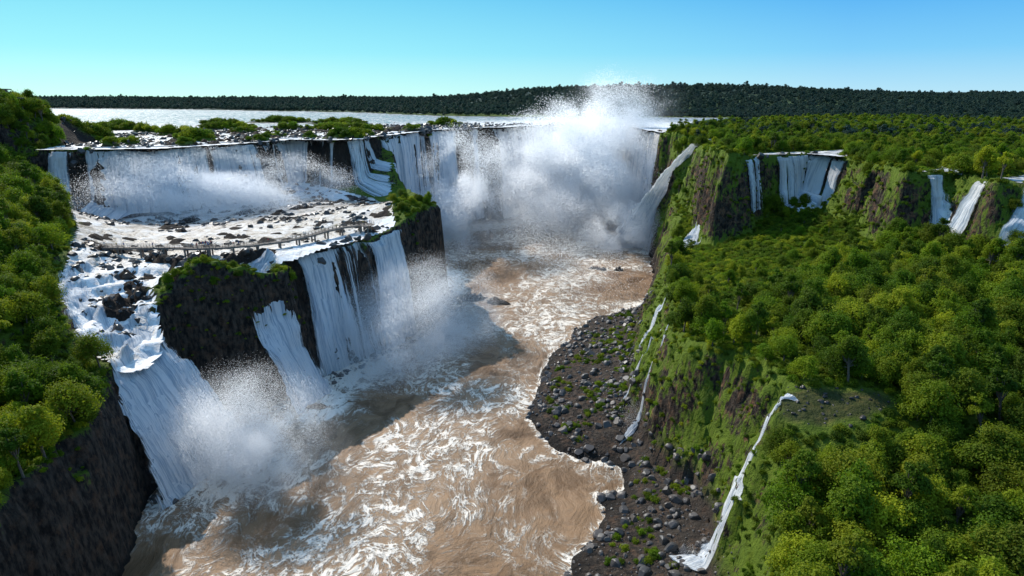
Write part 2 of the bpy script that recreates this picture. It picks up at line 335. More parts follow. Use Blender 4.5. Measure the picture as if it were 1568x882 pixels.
# ---------------------------------------------------------------- falls
FALLS=[ # name, lip, ztop, zbase, cover, brown, gap
 ('waterfall',[(-218,317),(-212,318),(-171,328),(-160,345),(-145,366),(-130,402),(-104,396)],77.2,46,1.0,.35,.8),
 ('waterfall',[(-97,399),(-92,404),(-88,430)],77.2,42,.6,.1,.9),
 ('waterfall',[(-87,436),(-80,454),(-62,522),(-27,566)],77.2,2,1.0,.1,.9),
 ('waterfall',[(-14,566),(27,625),(71,643),(100,598),(104,540),(106,482)],77.2,1,1.3,.35,.3),
 ('waterfall',[(-76.5,232),(-69,248),(-60,264),(-50,284)],46.6,.2,1.1,.15,.7),
 ('waterfall',[(-46,336),(-48,350),(-54,385)],46.4,1,1.0,.0,.3),
 ('waterfall',[(107,330),(125,346.5),(131,348.5)],72.2,46,.8,.1,.9),
 ('waterfall',[(134,349),(156,356.5),(165,336)],72.2,45,1.0,.4,.9),
 ('waterfall',[(161,267),(169,266.5)],72.2,52,.9,.1,.7),('waterfall',[(172,266.5),(178,266)],72.2,52,.9,.1,.5),
 ('waterfall',[(178,244),(174.5,233)],72.2,47,.95,.2,.5),('waterfall',[(175,229),(182,215)],72.2,47,.95,.1,.7)]
def resample(pts,step):
    P=np.array(pts,float);L=np.append(0,np.cumsum(np.linalg.norm(np.diff(P,axis=0),axis=1)))
    n=max(3,int(L[-1]/step));s=np.linspace(0,L[-1],n)
    return np.stack([np.interp(s,L,P[:,k]) for k in range(P.shape[1])],1),s
def set_uv(ob,uvv):
    me=ob.data;uvl=me.uv_layers.new(name='UVMap')
    li=np.empty(len(me.loops),np.int32);me.loops.foreach_get('vertex_index',li)
    uvl.data.foreach_set('uv',np.asarray(uvv,np.float32)[li].ravel())
matc={}
def fmat(cover,brown):
    key=(cover,brown)
    if key not in matc: matc[key]=m_fall('falling_water',cover,brown=brown)
    return matc[key]
RIM=[]
def curtain(name,lip,zt,zb,cover,brown,gap,layers=2):
    P,s=resample(lip,.6)
    fs=max(1.0,P[:,1].mean()/240)
    T=np.gradient(P,axis=0);k=9
    T=np.stack([np.convolve(np.pad(T[:,i],k,mode='edge'),np.ones(2*k+1)/(2*k+1),'valid') for i in range(2)],1)
    T/=np.linalg.norm(T,axis=1)[:,None];O=np.stack([T[:,1],-T[:,0]],1)
    ds=np.arange(-8,28,.5);PX=P[:,0,None]+O[:,0,None]*ds;PY=P[:,1,None]+O[:,1,None]*ds
    H=hz(PX,PY)
    nz=30;V=[];U=[];F=[];E=[];off=0
    sc=1.0 if zt-zb<60 else 1.8
    gsc=11*sc if P[0,0]<95 else 6
    gp=gap*sm(.06,.28,fbm(s,s*0+zt+P[0,0],gsc,3,401))
    ef=np.maximum(sm(3.0,0,np.minimum(s,s[-1]-s)),gp)
    for i in np.nonzero(gp>.3)[0][::3]: RIM.append((P[i,0],P[i,1],zt,sc,O[i,0],O[i,1]))
    for ly in range(layers):
        zs=zt-(zt-zb)*np.linspace(0,1,nz)**1.15
        n1=fbm(s,s*0+3,3.2*fs,3,71+ly);n0=fbm(s,s*0+9,11,2,81+ly)
        d=np.full(len(s),-7.0);blk0=None
        for j,z in enumerate(zs):
            blk=np.where(H>z-.2,ds[None,:],-9).max(1);blk=np.minimum(blk,19)
            if j==1: blk0=blk
            fall=zt-z
            dd=np.maximum(blk+.5+.5*ly,-6.5+.45*math.sqrt(max(fall,0)))
            if j>1: dd=np.maximum(dd,np.minimum(blk0+1,6)+.32*math.sqrt(fall))
            dd=dd+(1.5*n1+1.5*n0+fbm(s*1.0,s*0+z*.10,2.0,2,90+ly)*.7)*min(1,fall/10)
            d=np.maximum(d,dd) if j else dd*0-7.0
            dk=np.convolve(np.pad(d,1,mode='edge'),np.ones(3)/3,'valid')
            V.append(np.stack([P[:,0]+O[:,0]*dk,P[:,1]+O[:,1]*dk,z+0*s+ly*.05-(.7+1.1*n0)*(1 if 0<j<4 else 0)],1));U.append(np.stack([s/fs+ly*57.3,np.full(len(s),fall/fs)],1));E.append(ef)
        F.append(gridfaces(nz,len(s))+off);off+=nz*len(s)
    ob=mesh_np(name,np.concatenate(V),np.concatenate(F),fmat(cover,brown));set_uv(ob,np.concatenate(U));fattr(ob,'edge',np.concatenate(E))
    return ob
for f in FALLS: curtain(*f)
def chute(name,path,cover=.6,brown=0.,across=None,layers=2,drape=False):
    P,s=resample(path,.6);nw=22
    T=np.gradient(P[:,:2],axis=0);T/=np.linalg.norm(T,axis=1)[:,None]+1e-9
    for i in range(2): T[:,i]=np.convolve(np.pad(T[:,i],6,mode='edge'),np.ones(13)/13,'valid')
    N=np.stack([-T[:,1],T[:,0]],1)
    if across is not None: N=np.tile(np.array(across,float),(len(s),1))
    N/=np.linalg.norm(N,axis=1)[:,None]
    V=[];U=[];F=[];E=[];off=0
    for ly in range(layers):
        acc=0;zl=None
        for i in range(len(s)):
            wob=float(fbm(np.array(s[i]),np.array(3.0+ly*4),3.5 if drape else 5,3,7))
            u=np.linspace(-.5,.5,nw);wd=(P[i,3]*(1.0 if drape else 1.2)+(.5 if drape else 1))*(1+(.75 if drape else .35)*wob)
            x=P[i,0]+N[i,0]*(u*wd+wob);y=P[i,1]+N[i,1]*(u*wd+wob)
            if drape: z=np.maximum(hz(x,y),.1)+.25+ly*.2+fbm(u*wd,u*0+s[i]*.5,1.2,3,5+ly)*.4
            else: z=np.maximum(P[i,2]-abs(u)*1.2,np.minimum(hz(x,y)+.35,P[i,2]+3.5))+fbm(u*wd,u*0+s[i]*.5,1.6,3,5+ly)*.9+ly*.35
            zm=float(z.mean())
            if zl is not None: acc+=math.hypot(zm-zl,.6)
            zl=zm
            V.append(np.stack([x,y,z],1));U.append(np.stack([u*wd*1.5+ly*31,np.full(nw,acc*(2.5 if drape else 1))],1));E.append((np.abs(u)*2)**(1.3 if drape else 2)*.9)
        F.append(gridfaces(len(s),nw)+off);off+=nw*len(s)
    ob=mesh_np(name,np.concatenate(V),np.concatenate(F),fmat(cover,brown));set_uv(ob,np.concatenate(U));fattr(ob,'edge',np.concatenate(E));return ob
chute('waterfall',[(127,438,72.5,12),(121,438,71.5,12),(115,441,62,15),(105,446,40,24),(94,450,16,34),(84,453,0,42)],1.4,.1,across=(1,.25))
chute('waterfall',[(-86,232,46.5,4),(-89,226,42,5),(-88,221,38,6),(-84,217,35,9),(-77,212,20,12),(-70,210,6,14),(-67,209,0,16)],1.25,.1)
chute('waterfall',[(-112,184,36.5,14),(-103,172,33,15),(-98,168,29,18),(-91,166,17,21),(-86,165,6,25),(-83,164,0,29)],1.3,.1,across=(.25,1))
chute('waterfall',[(-140,212,46.5,6),(-136,200,45,6),(-130,190,42,7),(-120,180,37,8),(-110,170,33,8)],.9,.1)
chute('waterfall',[(92,325,30,7),(84,320,28.5,9),(77,318,20,9),(71,316,8,10),(66,315,1,12)],1.4,across=(.7,.7))
chute('waterfall',[(100,345,36,5),(92,335,32,5),(86,322,29,6)],1.3)
chute('waterfall',[(50,197,34,2.5),(46,194,28,3.5),(42,189,14,5),(38,183,6,6),(33,178,2,7)],1.35,across=(.5,1),drape=True)
chute('waterfall',[(50,212,33,2),(47,210,28,2.4),(42,204,14,4),(36,198,4,4)],1.2,across=(.5,1),drape=True)
chute('waterfall',[(60,130.5,38.7,2.2),(56,130,36,2.2),(51,129,28,2.6),(48,127,18,3.2),(45,124,9,4.4),(42,121,4.5,5.5),(36,120,3,6)],1.3,across=(.7,-.9),drape=True)
chute('waterfall',[(66,233,34,2),(60,231,30,2.2),(53,229,20,2.6),(46,227,6,3)],1.1,across=(.3,1),drape=True)

# ---------------------------------------------------------------- water sheets
def sheet(name,poly,zf,step,mat,foamf,bbox=None,shrink=0):
    P=np.array(poly);x0,y0=P.min(0);x1,y1=P.max(0)
    if bbox: x0,y0,x1,y1=bbox
    xs=np.arange(x0-step,x1+step*2,step);ys=np.arange(y0-step,y1+step*2,step)
    X,Y=np.meshgrid(xs,ys);ins=sdpoly(X,Y,poly)>shrink
    F=gridfaces(len(ys),len(xs));m=ins.ravel()[F].any(1);F=F[m]
    Z=zf(X,Y);V=np.stack([X.ravel(),Y.ravel(),Z.ravel()],1)
    used=np.unique(F);mp=np.zeros(len(V),int);mp[used]=np.arange(len(used))
    ob=mesh_np(name,V[used],mp[F],mat);fattr(ob,'foam',foamf(X,Y).ravel()[used]);return ob
bases=[[(-64,232),(-54,250),(-42,268),(-33,282)],[(-88,166),(-80,162),(-74,166)],[(-68,210),(-66,206)],[(80,455),(95,445),(90,470)],[(-60,460),(-40,520),(0,545),(40,590),(70,600),(90,560),(90,500)],[(-36,340),(-40,380)],[(66,316),(67,314)],[(36,180),(35,178)]]
CTR=[(-35,60),(-38,110),(-30,150),(-20,190),(-12,230),(5,270),(18,300),(30,350),(45,420),(50,480)]
def lowfoam(X,Y):
    d=np.full(X.shape,1e9)
    for b in bases: d=np.minimum(d,dline(X,Y,b))
    f=sm(30,3,d)
    f=np.maximum(f,.64*sm(34,2,dline(X,Y,CTR)+8*fbm(X,Y,25,2,9)))
    f=np.maximum(f,.8*sm(2.2,.2,np.abs(hz(X,Y)+.1)*1.0)*(X>0)*(hz(X,Y)<1.2))
    return np.maximum(f,.4*sm(360,470,Y))
sheet('lower_river',[(-130,-300),(-110,200),(-110,660),(115,660),(110,200),(75,-300)],
  lambda X,Y:.5*fbm(X,Y,7,4,101)+.35*fbm(X,Y,2.6,2,102),1.25,MR,lowfoam,bbox=(-110,55,112,650))
sheet('upper_river',UW,lambda X,Y:76.72+.12*fbm(X,Y,5,3,103)+0*X,3.0,MU,
  lambda X,Y:np.maximum(sm(190,5,dline(X,Y,UPPER[1:19]))*1.0,.35*sm(900,300,Y)),bbox=(-700,300,700,960))
ob=mesh_np('upper_river',[(-2600,959,76.6),(-80,959,76.6),(-80,2100,76.6),(-2600,2100,76.6),(-2600,700,76.6),(-701,700,76.6),(-701,959,76.6)],[[0,1,2,3],[4,5,6,0]],MU);fattr(ob,'foam',[.1]*7)
MUM=m_upper('mid_ledge_water',(.40,.31,.22),.60,.98)
sheet('ledge_rapids',MIDW,lambda X,Y:Bf(X,Y)+.15+.25*fbm(X,Y,3,2,104),1.2,MUM,lambda X,Y:.3+1.4*sm(36,4,dline(X,Y,FALLS[0][1]))+1.0*sm(18,0,dline(X,Y,FALLS[4][1]))+.9*sm(232,205,Y),shrink=1.0)
for pl in (URW,UR2,UR3): sheet('plateau_stream',pl,lambda X,Y:zU(X,Y)+.05,1.6,MU,lambda X,Y:.4+0*X,shrink=.5)

# ---------------------------------------------------------------- plants
def leaf_quads(C,N,size,r):
    n=len(C);up=r.normal(size=(n,3));t=np.cross(N,up);t/=np.linalg.norm(t,axis=1)[:,None]+1e-9;b=np.cross(N,t)
    sz=size*r.uniform(.6,1.3,n)[:,None];a=sz*.5;c=sz*.36
    V=np.stack([C-t*a,C-b*c+N*sz*.12,C+t*a,C+b*c+N*sz*.12],1).reshape(-1,3)
    return V,np.arange(4*n).reshape(n,4)
def crown(H,R,nl,nleaf,leaf,seed,flat=.7,z0=.45):
    r=np.random.default_rng(seed);cs=[];Vs=[];
    for i in range(nl):
        a=r.uniform(0,6.283);q=math.sqrt(r.uniform(0,1))*R*.78;lr=R*r.uniform(.24,.5)
        zc=H*z0+(H*(1-z0)-lr*.8)*(1-(q/R)**2*.9)*r.uniform(.35,1.05);cs.append((math.cos(a)*q,math.sin(a)*q,zc,lr))
    w=np.array([c[3]**2 for c in cs]);w/=w.sum()
    for (x,y,z,lr),wi in zip(cs,w):
        per=int(nleaf*wi)+4
        d=r.normal(size=(per,3));d[:,2]=d[:,2]*.9+.3;d/=np.linalg.norm(d,axis=1)[:,None]
        rad=lr*(r.uniform(.62,1.15,per)[:,None])*(1+.25*np.sin(d[:,:1]*7+x)+.22*np.sin(d[:,1:2]*8+y))
        C=np.array([x,y,z])+d*rad*np.array([1,1,flat]);N=d+r.normal(size=(per,3))*.5+np.array([0,0,.35]);N/=np.linalg.norm(N,axis=1)[:,None]
        V,_=leaf_quads(C,N,leaf,r);Vs.append(V)
    return np.concatenate(Vs),cs
def tube(p,q,r0,r1,k=6):
    p=Vector(p);q=Vector(q);d=(q-p).normalized();a=d.orthogonal().normalized();b=d.cross(a);V=[]
    for (c,rr) in ((p,r0),(q,r1)):
        for i in range(k):
            w=6.2832*i/k;V.append(tuple(c+(a*math.cos(w)+b*math.sin(w))*rr))
    return V,[[i,(i+1)%k,k+(i+1)%k,k+i] for i in range(k)]
def plant(name,coll,H,R,nl,nleaf,leaf,seed,mat,trunk=True,flat=.7,z0=.45):
    V,cs=crown(H,R,nl,nleaf,leaf,seed,flat,z0);F=np.arange(len(V)).reshape(-1,4);nleaves=len(F)
    if trunk:
        allV=[V];allF=[F];off=len(V)
        segs=[((0,0,-1.5),(R*.04,0,H*.5),H*.026,H*.016)]+[((R*.04,0,H*(.35+.02*(i%5))),(c[0],c[1],c[2]),H*.011,H*.004) for i,c in enumerate(cs)]
        for s_ in segs:
            v_,f_=tube(*s_);allV.append(np.array(v_));allF.append(np.array(f_)+off);off+=len(v_)
        V=np.concatenate(allV);F=np.concatenate(allF)
    ob=mesh_np(name,V,F,mat,smooth=False,coll=coll)
    if trunk:
        ob.data.materials.append(MBARK);mi=np.zeros(len(F),np.int32);mi[nleaves:]=1;ob.data.polygons.foreach_set('material_index',mi)
    return ob
cT=bpy.data.collections.new('rainforest_trees_src');cB=bpy.data.collections.new('shrubs_src');cF=bpy.data.collections.new('far_trees_src');cR=bpy.data.collections.new('boulders_src');cW=bpy.data.collections.new('wet_boulders_src')
for i in range(7): plant('rainforest_tree_%d'%i,cT,8+(i%4)*1.3,3.4+.6*(i%3),14+i*3,5600,.40,100+i,ML,flat=.85,z0=.18)
plant('rainforest_tree_7',cT,12.5,3.0,9,3000,.42,120,ML,z0=.5)
for i in range(4): plant('shrub_%d'%i,cB,2.2,1.8,9,800,.33,200+i,ML,trunk=False,flat=.8,z0=.05)
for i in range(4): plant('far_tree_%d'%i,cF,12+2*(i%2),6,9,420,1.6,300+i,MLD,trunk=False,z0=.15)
def rock(name,seed,coll,mat):
    import bmesh
    bm=bmesh.new();bmesh.ops.create_icosphere(bm,subdivisions=3,radius=1);r=random.Random(seed)
    pl=[(Vector((r.gauss(0,1),r.gauss(0,1),r.gauss(0,1))).normalized(),r.uniform(.5,.85)) for _ in range(11)]
    for v_ in bm.verts:
        for n,d in pl:
            k=v_.co.dot(n)
            if k>d: v_.co-=n*(k-d)
        v_.co.z*=.75
    me=bpy.data.meshes.new(name);bm.to_mesh(me);bm.free();me.materials.append(mat);o=bpy.data.objects.new(name,me);coll.objects.link(o)
for i in range(5): rock('boulder_%d'%i,i,cR,MROCK);rock('wet_boulder_%d'%i,i+9,cW,MWROCK)
def scatter(name,coll,P,scl,rz,tilt=None):
    n=len(P);nvar=len(coll.objects)
    me=bpy.data.meshes.new(name);me.vertices.add(n);me.vertices.foreach_set('co',np.asarray(P,np.float32).ravel())
    a=me.attributes.new('rot','FLOAT_VECTOR','POINT');R=np.zeros((n,3),np.float32);R[:,2]=rz
    if tilt is not None:R[:,:2]=tilt
    a.data.foreach_set('vector',R.ravel())
    a=me.attributes.new('scl','FLOAT','POINT');a.data.foreach_set('value',np.asarray(scl,np.float32))
    a=me.attributes.new('idx','INT','POINT');a.data.foreach_set('value',rng.integers(0,nvar,n).astype(np.int32))
    ob=bpy.data.objects.new(name,me);S.collection.objects.link(ob)
    ng=bpy.data.node_groups.new(name,'GeometryNodeTree')
    ng.interface.new_socket('Geometry',in_out='INPUT',socket_type='NodeSocketGeometry');ng.interface.new_socket('Geometry',in_out='OUTPUT',socket_type='NodeSocketGeometry')
    N=ng.nodes;gi=N.new('NodeGroupInput');go=N.new('NodeGroupOutput');ip=N.new('GeometryNodeInstanceOnPoints');ci=N.new('GeometryNodeCollectionInfo')
    ci.inputs['Collection'].default_value=coll;ci.inputs['Separate Children'].default_value=True;ci.inputs['Reset Children'].default_value=True
    ip.inputs['Pick Instance'].default_value=True
    def na(nm,ty):
        x=N.new('GeometryNodeInputNamedAttribute');x.data_type=ty;x.inputs['Name'].default_value=nm
        return [o for o in x.outputs if o.enabled and o.name=='Attribute'][0]
    L=ng.links.new
    L(gi.outputs[0],ip.inputs['Points']);L(ci.outputs[0],ip.inputs['Instance']);L(na('idx','INT'),ip.inputs['Instance Index'])
    L(na('rot','FLOAT_VECTOR'),ip.inputs['Rotation']);L(na('scl','FLOAT'),ip.inputs['Scale']);L(ip.outputs[0],go.inputs[0])
    m=ob.modifiers.new('scatter','NODES');m.node_group=ng;return ob
def jit(x0,x1,y0,y1,st):
    X,Y=np.meshgrid(np.arange(x0,x1,st),np.arange(y0,y1,st));X=X.ravel()+rng.uniform(-.5,.5,X.size)*st;Y=Y.ravel()+rng.uniform(-.5,.5,Y.size)*st;return X,Y
STREAMS=[[(128,436),(119,437),(104,446),(86,455)],[(-86,232),(-89,222),(-73,212)],[(-112,184),(-87,164)],[(100,345),(92,325),(66,315)],[(50,197),(43,190),(33,178)],[(50,212),(36,198)],[(60,130),(48,127),(42,121)],[(66,233),(46,227)]]
def masks(X,Y):
    sg=-sdpoly(X,Y,GORGE);w=np.maximum.reduce([sdpoly(X,Y,p) for p in (MIDW,UW,URW,UR2,UR3,PONDR)])
    st=np.minimum.reduce([dline(X,Y,p) for p in STREAMS])
    fl=np.minimum.reduce([dline(X,Y,f[1]) for f in FALLS])
    return sg,w,st,fl
SHELF=[(58,215),(64,260),(84,322),(100,420),(125,430),(108,325),(160,345),(168,262),(125,245),(100,222),(78,205)]
# trees
X,Y=jit(-420,420,60,700,4.5)
sg,w,st,fl=masks(X,Y);sl=slope(X,Y);sh=sdpoly(X,Y,SHELF);u=rng.uniform(size=X.size)
rbz=(X>-108)&(X<-76)&(Y>196)&(Y<226);ez=(X>-62)&(X<-38)&(Y>290)&(Y<328)
ok=(w<-2.5)&(sg>np.where(X>0,11,5))&(st>3.5)&(fl>4.5)&(sl<1.8)
ok|=(X<-224)&(X>-300)&(Y<360)&(Y>300)&(w<0)&(sl<2.5)
ok&=~((sh>0)&(u>.16))
ok&=~((X<-60)&(X>-125)&(Y>140)&(Y<400)&(u>.35)&~rbz)
ok&=~((X<-20)&(X>-104)&(Y>278)&(Y<470)&~(ez&(u<.8)))
ok&=~((X>40)&(X<72)&(Y>133)&(Y<215)&(u>.4))
ok&=~((X>55)&(X<82)&(Y>114)&(Y<124))
ok&=~(np.hypot(X+256,Y-334)<7)
ok|=(ez|rbz)&(sg>3)&(u<.75)&(st>3)&(w<0.5)
X=X[ok];Y=Y[ok];sc=rng.uniform(.5,1.2,X.size)
sc*=np.where((sdpoly(X,Y,UPPER)>0)&(X>80),.7,1)*np.where(sdpoly(X,Y,SHELF)>0,.55,1)*np.where((X<0)&(X>-125)&(Y>196),.48,1)
scatter('rainforest_trees',cT,np.stack([X,Y,hz(X,Y)-.6],1),sc,rng.uniform(0,6.28,X.size),rng.normal(size=(X.size,2))*.08)
nT=X.size
# shrubs
X,Y=jit(-262,232,60,660,1.8)
sg,w,st,fl=masks(X,Y);sh=sdpoly(X,Y,SHELF);z=hz(X,Y);u=rng.uniform(size=X.size);patch=fbm(X,Y,14,3,55)+.4*fbm(X,Y,4,2,56);sl=slope(X,Y)
ok=((w<-1.0)|((X>100)&(w<1.2)))&(st>1.4)&(fl>2.6)&(z>7)
right=(X>0)&(sg>1.5)
left=(X<0)&(sg>2.0)&(sl<3.6)
sdu_=sdpoly(X,Y,UPPER)
rbz=(X>-112)&(X<-72)&(Y>192)&(Y<228)&(z>20)
ok&=(right&(u<.9)&((sg>9)|(patch+u*.5>-.2)))|(left&(u<.75)&((sl<1.6)|(patch>.0)))|(rbz&(u<.9))
ok&=~((X>0)&(Y>330)&(sg<14)&(patch>-.2)&(X<100))
ok&=~((sdu_>-13)&(sdu_<0)&(patch<-.22)&(X>80))
ok&=~((sdu_>-10)&(X<80)&(X>-216))
ok&=~((X<-50)&(X>-104)&(Y>340)&(Y<470))
bt=sdpoly(X,Y,BEACH)
ok|=(bt>6)&(patch>.02)&(u<.25+bt*.015)&(z>2.0)&(z<10)&(st>2)
X=X[ok];Y=Y[ok];sc=rng.uniform(.35,1.0,X.size)*np.where(sdpoly(X,Y,SHELF)>0,1.15,.85);sl=slope(X,Y);sc*=np.where(sl>1.2,.72,1)
scatter('shrub_undergrowth',cB,np.stack([X,Y,hz(X,Y)-.3],1),sc,rng.uniform(0,6.28,X.size),rng.normal(size=(X.size,2))*.2)
nS=X.size
xs=[];ss=[]
for (ix,iy,a,b) in ISL:
    n=int(a*b*.28)+6;q=rng.uniform(size=(n,2));r_=np.sqrt(q[:,0])*.85;an=q[:,1]*6.283
    xs.append(np.stack([ix+np.cos(an)*r_*a,iy+np.sin(an)*r_*b],1));ss.append(rng.uniform(.6,3.2 if a>10 else 1.9,n)*(1.1-r_*.7))
R_=np.array(RIM);kk=rng.uniform(size=len(R_))<.5
xs.append(R_[kk,:2]-R_[kk,4:6]*rng.uniform(1,5,(kk.sum(),1))+rng.normal(size=(kk.sum(),2)));ss.append(rng.uniform(.4,1.2,kk.sum())*R_[kk,3])
xy=np.concatenate(xs);ss=np.concatenate(ss);zz=np.maximum(hz(xy[:,0],xy[:,1]),74)-.2
kz=hz(xy[:,0],xy[:,1])>70;xy=xy[kz];ss=ss[kz];zz=hz(xy[:,0],xy[:,1])-.2
scatter('island_shrubs',cB,np.column_stack([xy,zz]),ss,rng.uniform(0,6.28,len(ss)))
# far forest
X1,Y1=jit(-2600,2900,700,3300,15);X2,Y2=jit(-4200,4800,3300,5200,42);X3,Y3=jit(110,1100,400,900,8)
X3b,Y3b=jit(-1100,-400,330,1400,11);X4,Y4=jit(230,700,200,470,7.5)
X=np.concatenate([X1,X2,X3,X3b,X4]);Y=np.concatenate([Y1,Y2,Y3,Y3b,Y4])
w=np.maximum.reduce([sdpoly(X,Y,p) for p in (UW,URW,UR2,UR3)]);fr=(np.abs(X)<Y*.85+60)
ok=(w<-5)&fr&((X<-420)|(X>420)|(Y>700)|((X>110)&(sdpoly(X,Y,UPPER)>8)&(Y>440)))
X=X[ok];Y=Y[ok]
sc=rng.uniform(.6,1.1,X.size)*np.where(rng.uniform(size=X.size)>.93,1.35,1)*np.where(Y>3300,1.7,1)*np.where((X<1100)&(X>100)&(Y<900),.6,1)
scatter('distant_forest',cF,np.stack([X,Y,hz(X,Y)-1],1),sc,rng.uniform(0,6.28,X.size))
nF=X.size
# boulders
P=[];Sc=[]
X,Y=jit(0,80,60,325,1.25);sg=sdpoly(X,Y,GORGE);z=hz(X,Y);u=rng.uniform(size=X.size);cl=fbm(X,Y,10,3,77)
ok=(sg>-8)&(z>-1.0)&(z<14)&(u<.6+.6*cl);P.append(np.stack([X[ok],Y[ok],z[ok]],1));Sc.append(.2+1.7*rng.uniform(size=ok.sum())**5)
X,Y=jit(-150,110,150,460,2.4);sg=sdpoly(X,Y,GORGE);z=hz(X,Y);ok=(((sg>-6)&(sg<5)&(X<0))|((sg>0)&(z>-.5)&(Y>325)))&(z<8);P.append(np.stack([X[ok],Y[ok],np.maximum(z[ok],-.3)],1));Sc.append(.5+1.6*rng.uniform(size=ok.sum())**2)
P=np.concatenate(P);Sc=np.concatenate(Sc);scatter('river_boulders',cR,P,Sc,rng.uniform(0,6.28,len(Sc)),rng.normal(size=(len(Sc),2))*.5)
P=[];Sc=[]
X,Y=jit(-220,-50,160,400,2.2);w=sdpoly(X,Y,MIDW);u=rng.uniform(size=X.size);ok=(w>1)&(fbm(X,Y,12,3,66)+u*.5+np.where(Y<235,.2,0)>.30);P.append(np.stack([X[ok],Y[ok],hz(X[ok],Y[ok])],1));Sc.append(.35+1.9*rng.uniform(size=ok.sum())**2.8)
X,Y=jit(-330,100,320,660,4);w=sdpoly(X,Y,UW);u=rng.uniform(size=X.size);ok=(w>2)&(fbm(X,Y,25,3,67)+u*.6>.22)&(dline(X,Y,UPPER[1:19])<140);P.append(np.stack([X[ok],Y[ok],hz(X[ok],Y[ok])+.3],1));Sc.append(.5+1.9*rng.uniform(size=ok.sum())**2)
X,Y=jit(52,86,120,136,1.3);ok=(sdpoly(X,Y,PONDR)>-1.5)&(rng.uniform(size=X.size)<.4);P.append(np.stack([X[ok],Y[ok],hz(X[ok],Y[ok])-.1],1));Sc.append(.25+.6*rng.uniform(size=ok.sum())**2)
jx=rng.normal(size=(len(R_),2))*2.0;P.append(np.stack([R_[:,0]+jx[:,0],R_[:,1]+jx[:,1],R_[:,2]-1.0+rng.uniform(-.8,.8,len(R_))],1));Sc.append(rng.uniform(.9,2.5,len(R_))*R_[:,3])
P=np.concatenate(P);Sc=np.concatenate(Sc);scatter('wet_boulders',cW,P,Sc,rng.uniform(0,6.28,len(Sc)),rng.normal(size=(len(Sc),2))*.5)
print('COUNTS',nT,nS,nF,len(P))

# ---------------------------------------------------------------- spray: mist volume with fine bright droplets inside
t=NT('spray_droplets');d_=t.n('ShaderNodeBsdfDiffuse',{0:(.98,.985,.99,1)});tr_=t.n('ShaderNodeBsdfTranslucent',{0:(.98,.985,.99,1)})
MSPRAY=t.done(t.n('ShaderNodeMixShader',{0:.64,1:d_.outputs[0],2:tr_.outputs[0]}).outputs[0])
def mist(name,c,s,dens,seed,nscale=2.2,soft=1.3,rot=0,lo=.32,hi=.66,nd=0,ds=.2,dz=0,dss=(1,1,1)):
    import bmesh
    if dens>0:
        t=NT('spray_mist');o=t.n('ShaderNodeTexCoord').outputs['Object']
        ov=t.n('ShaderNodeVectorMath',{0:o,1:(seed*3.1,seed*1.7,0)},operation='ADD').outputs[0]
        n=t.noise(ov,nscale,4,.58,.4)
        ln=t.n('ShaderNodeVectorMath',{0:o},operation='LENGTH').outputs['Value']
        ln=t.math('ADD',ln,t.math('MULTIPLY',t.math('SUBTRACT',.5,n),.55))
        fo=t.math('POWER',t.math('SUBTRACT',1.0,ln,clamp=True),soft)
        zz=t.n('ShaderNodeSeparateXYZ',{0:o}).outputs[2]
        fo=t.math('MULTIPLY',fo,t.mr(zz,.9,-.2,.25,1.0))
        rim=t.math('SUBTRACT',1.0,t.n('ShaderNodeVectorMath',{0:o},operation='LENGTH').outputs['Value'],clamp=True)
        fo=t.math('MULTIPLY',fo,t.mr(rim,0,.2))
        d=t.math('MULTIPLY',t.math('MULTIPLY',fo,t.mr(n,lo,hi,.12,1.0)),dens)
        pv=t.n('ShaderNodeVolumePrincipled',{'Color':(1,1,1,1),'Density':d,'Anisotropy':.25})
        m=t.done(pv.outputs[0],vol=True)
        bm=bmesh.new();bmesh.ops.create_icosphere(bm,subdivisions=3,radius=1);me=bpy.data.meshes.new(name);bm.to_mesh(me);bm.free();me.materials.append(m)
        ob=bpy.data.objects.new(name,me);S.collection.objects.link(ob);ob.location=c;ob.scale=s;ob.rotation_euler=(0,0,rot)
    if nd:
        r=np.random.default_rng(seed);out=[];tot=0
        while tot<nd and len(out)<25:
            dr=r.normal(size=(nd,3));dr/=np.linalg.norm(dr,axis=1)[:,None]
            p=dr*(r.beta(2.4,2.3,nd)*1.05)[:,None];rad=np.linalg.norm(p,axis=1)
            q=fbm(p[:,0]+p[:,2]*.8,p[:,1]-p[:,2]*.6,.55,3,seed*13)+.6*fbm(p[:,0]*1.3,p[:,2]*1.3,.36,3,seed*17)
            pr=sm(-.45,.6,q)*1.2*sm(1.05,.75,rad-.15*q)
            p=p[r.uniform(size=len(p))<pr];out.append(p);tot+=len(p)
        p=np.concatenate(out)[:nd]*np.array(dss)
        cr,sr=math.cos(rot),math.sin(rot);x=p[:,0]*s[0];y=p[:,1]*s[1];C=np.stack([x*cr-y*sr+c[0],x*sr+y*cr+c[1],p[:,2]*s[2]+c[2]+dz],1)
        C=C[C[:,2]>0];k=len(C);N=np.array(SUN)[None]+r.normal(size=(k,3))*.35;N/=np.linalg.norm(N,axis=1)[:,None]
        T=np.cross(N,r.normal(size=(k,3)));T/=np.linalg.norm(T,axis=1)[:,None];Bn=np.cross(N,T);sz=ds*r.uniform(.5,1.2,k)[:,None]
        V=np.stack([C+T*sz*.58,C-T*sz*.29+Bn*sz*.5,C-T*sz*.29-Bn*sz*.5],1).reshape(-1,3)
        mesh_np('spray_droplets',V,np.arange(3*k).reshape(k,3),MSPRAY,smooth=False)
mist('spray_mist',(46,530,18),(95,120,78),.014,1,nd=1150000,ds=.46,dz=24,dss=(.8,.9,.8))
mist('spray_mist',(88,575,80),(70,66,58),.010,2,nscale=1.8,lo=.35,hi=.7,nd=210000,ds=.4,dz=-8,dss=(.8,.8,.95))
mist('spray_mist',(-36,254,4),(36,56,42),.035,3,rot=-.5,nd=700000,ds=.165,dz=7,dss=(.85,.9,.75))
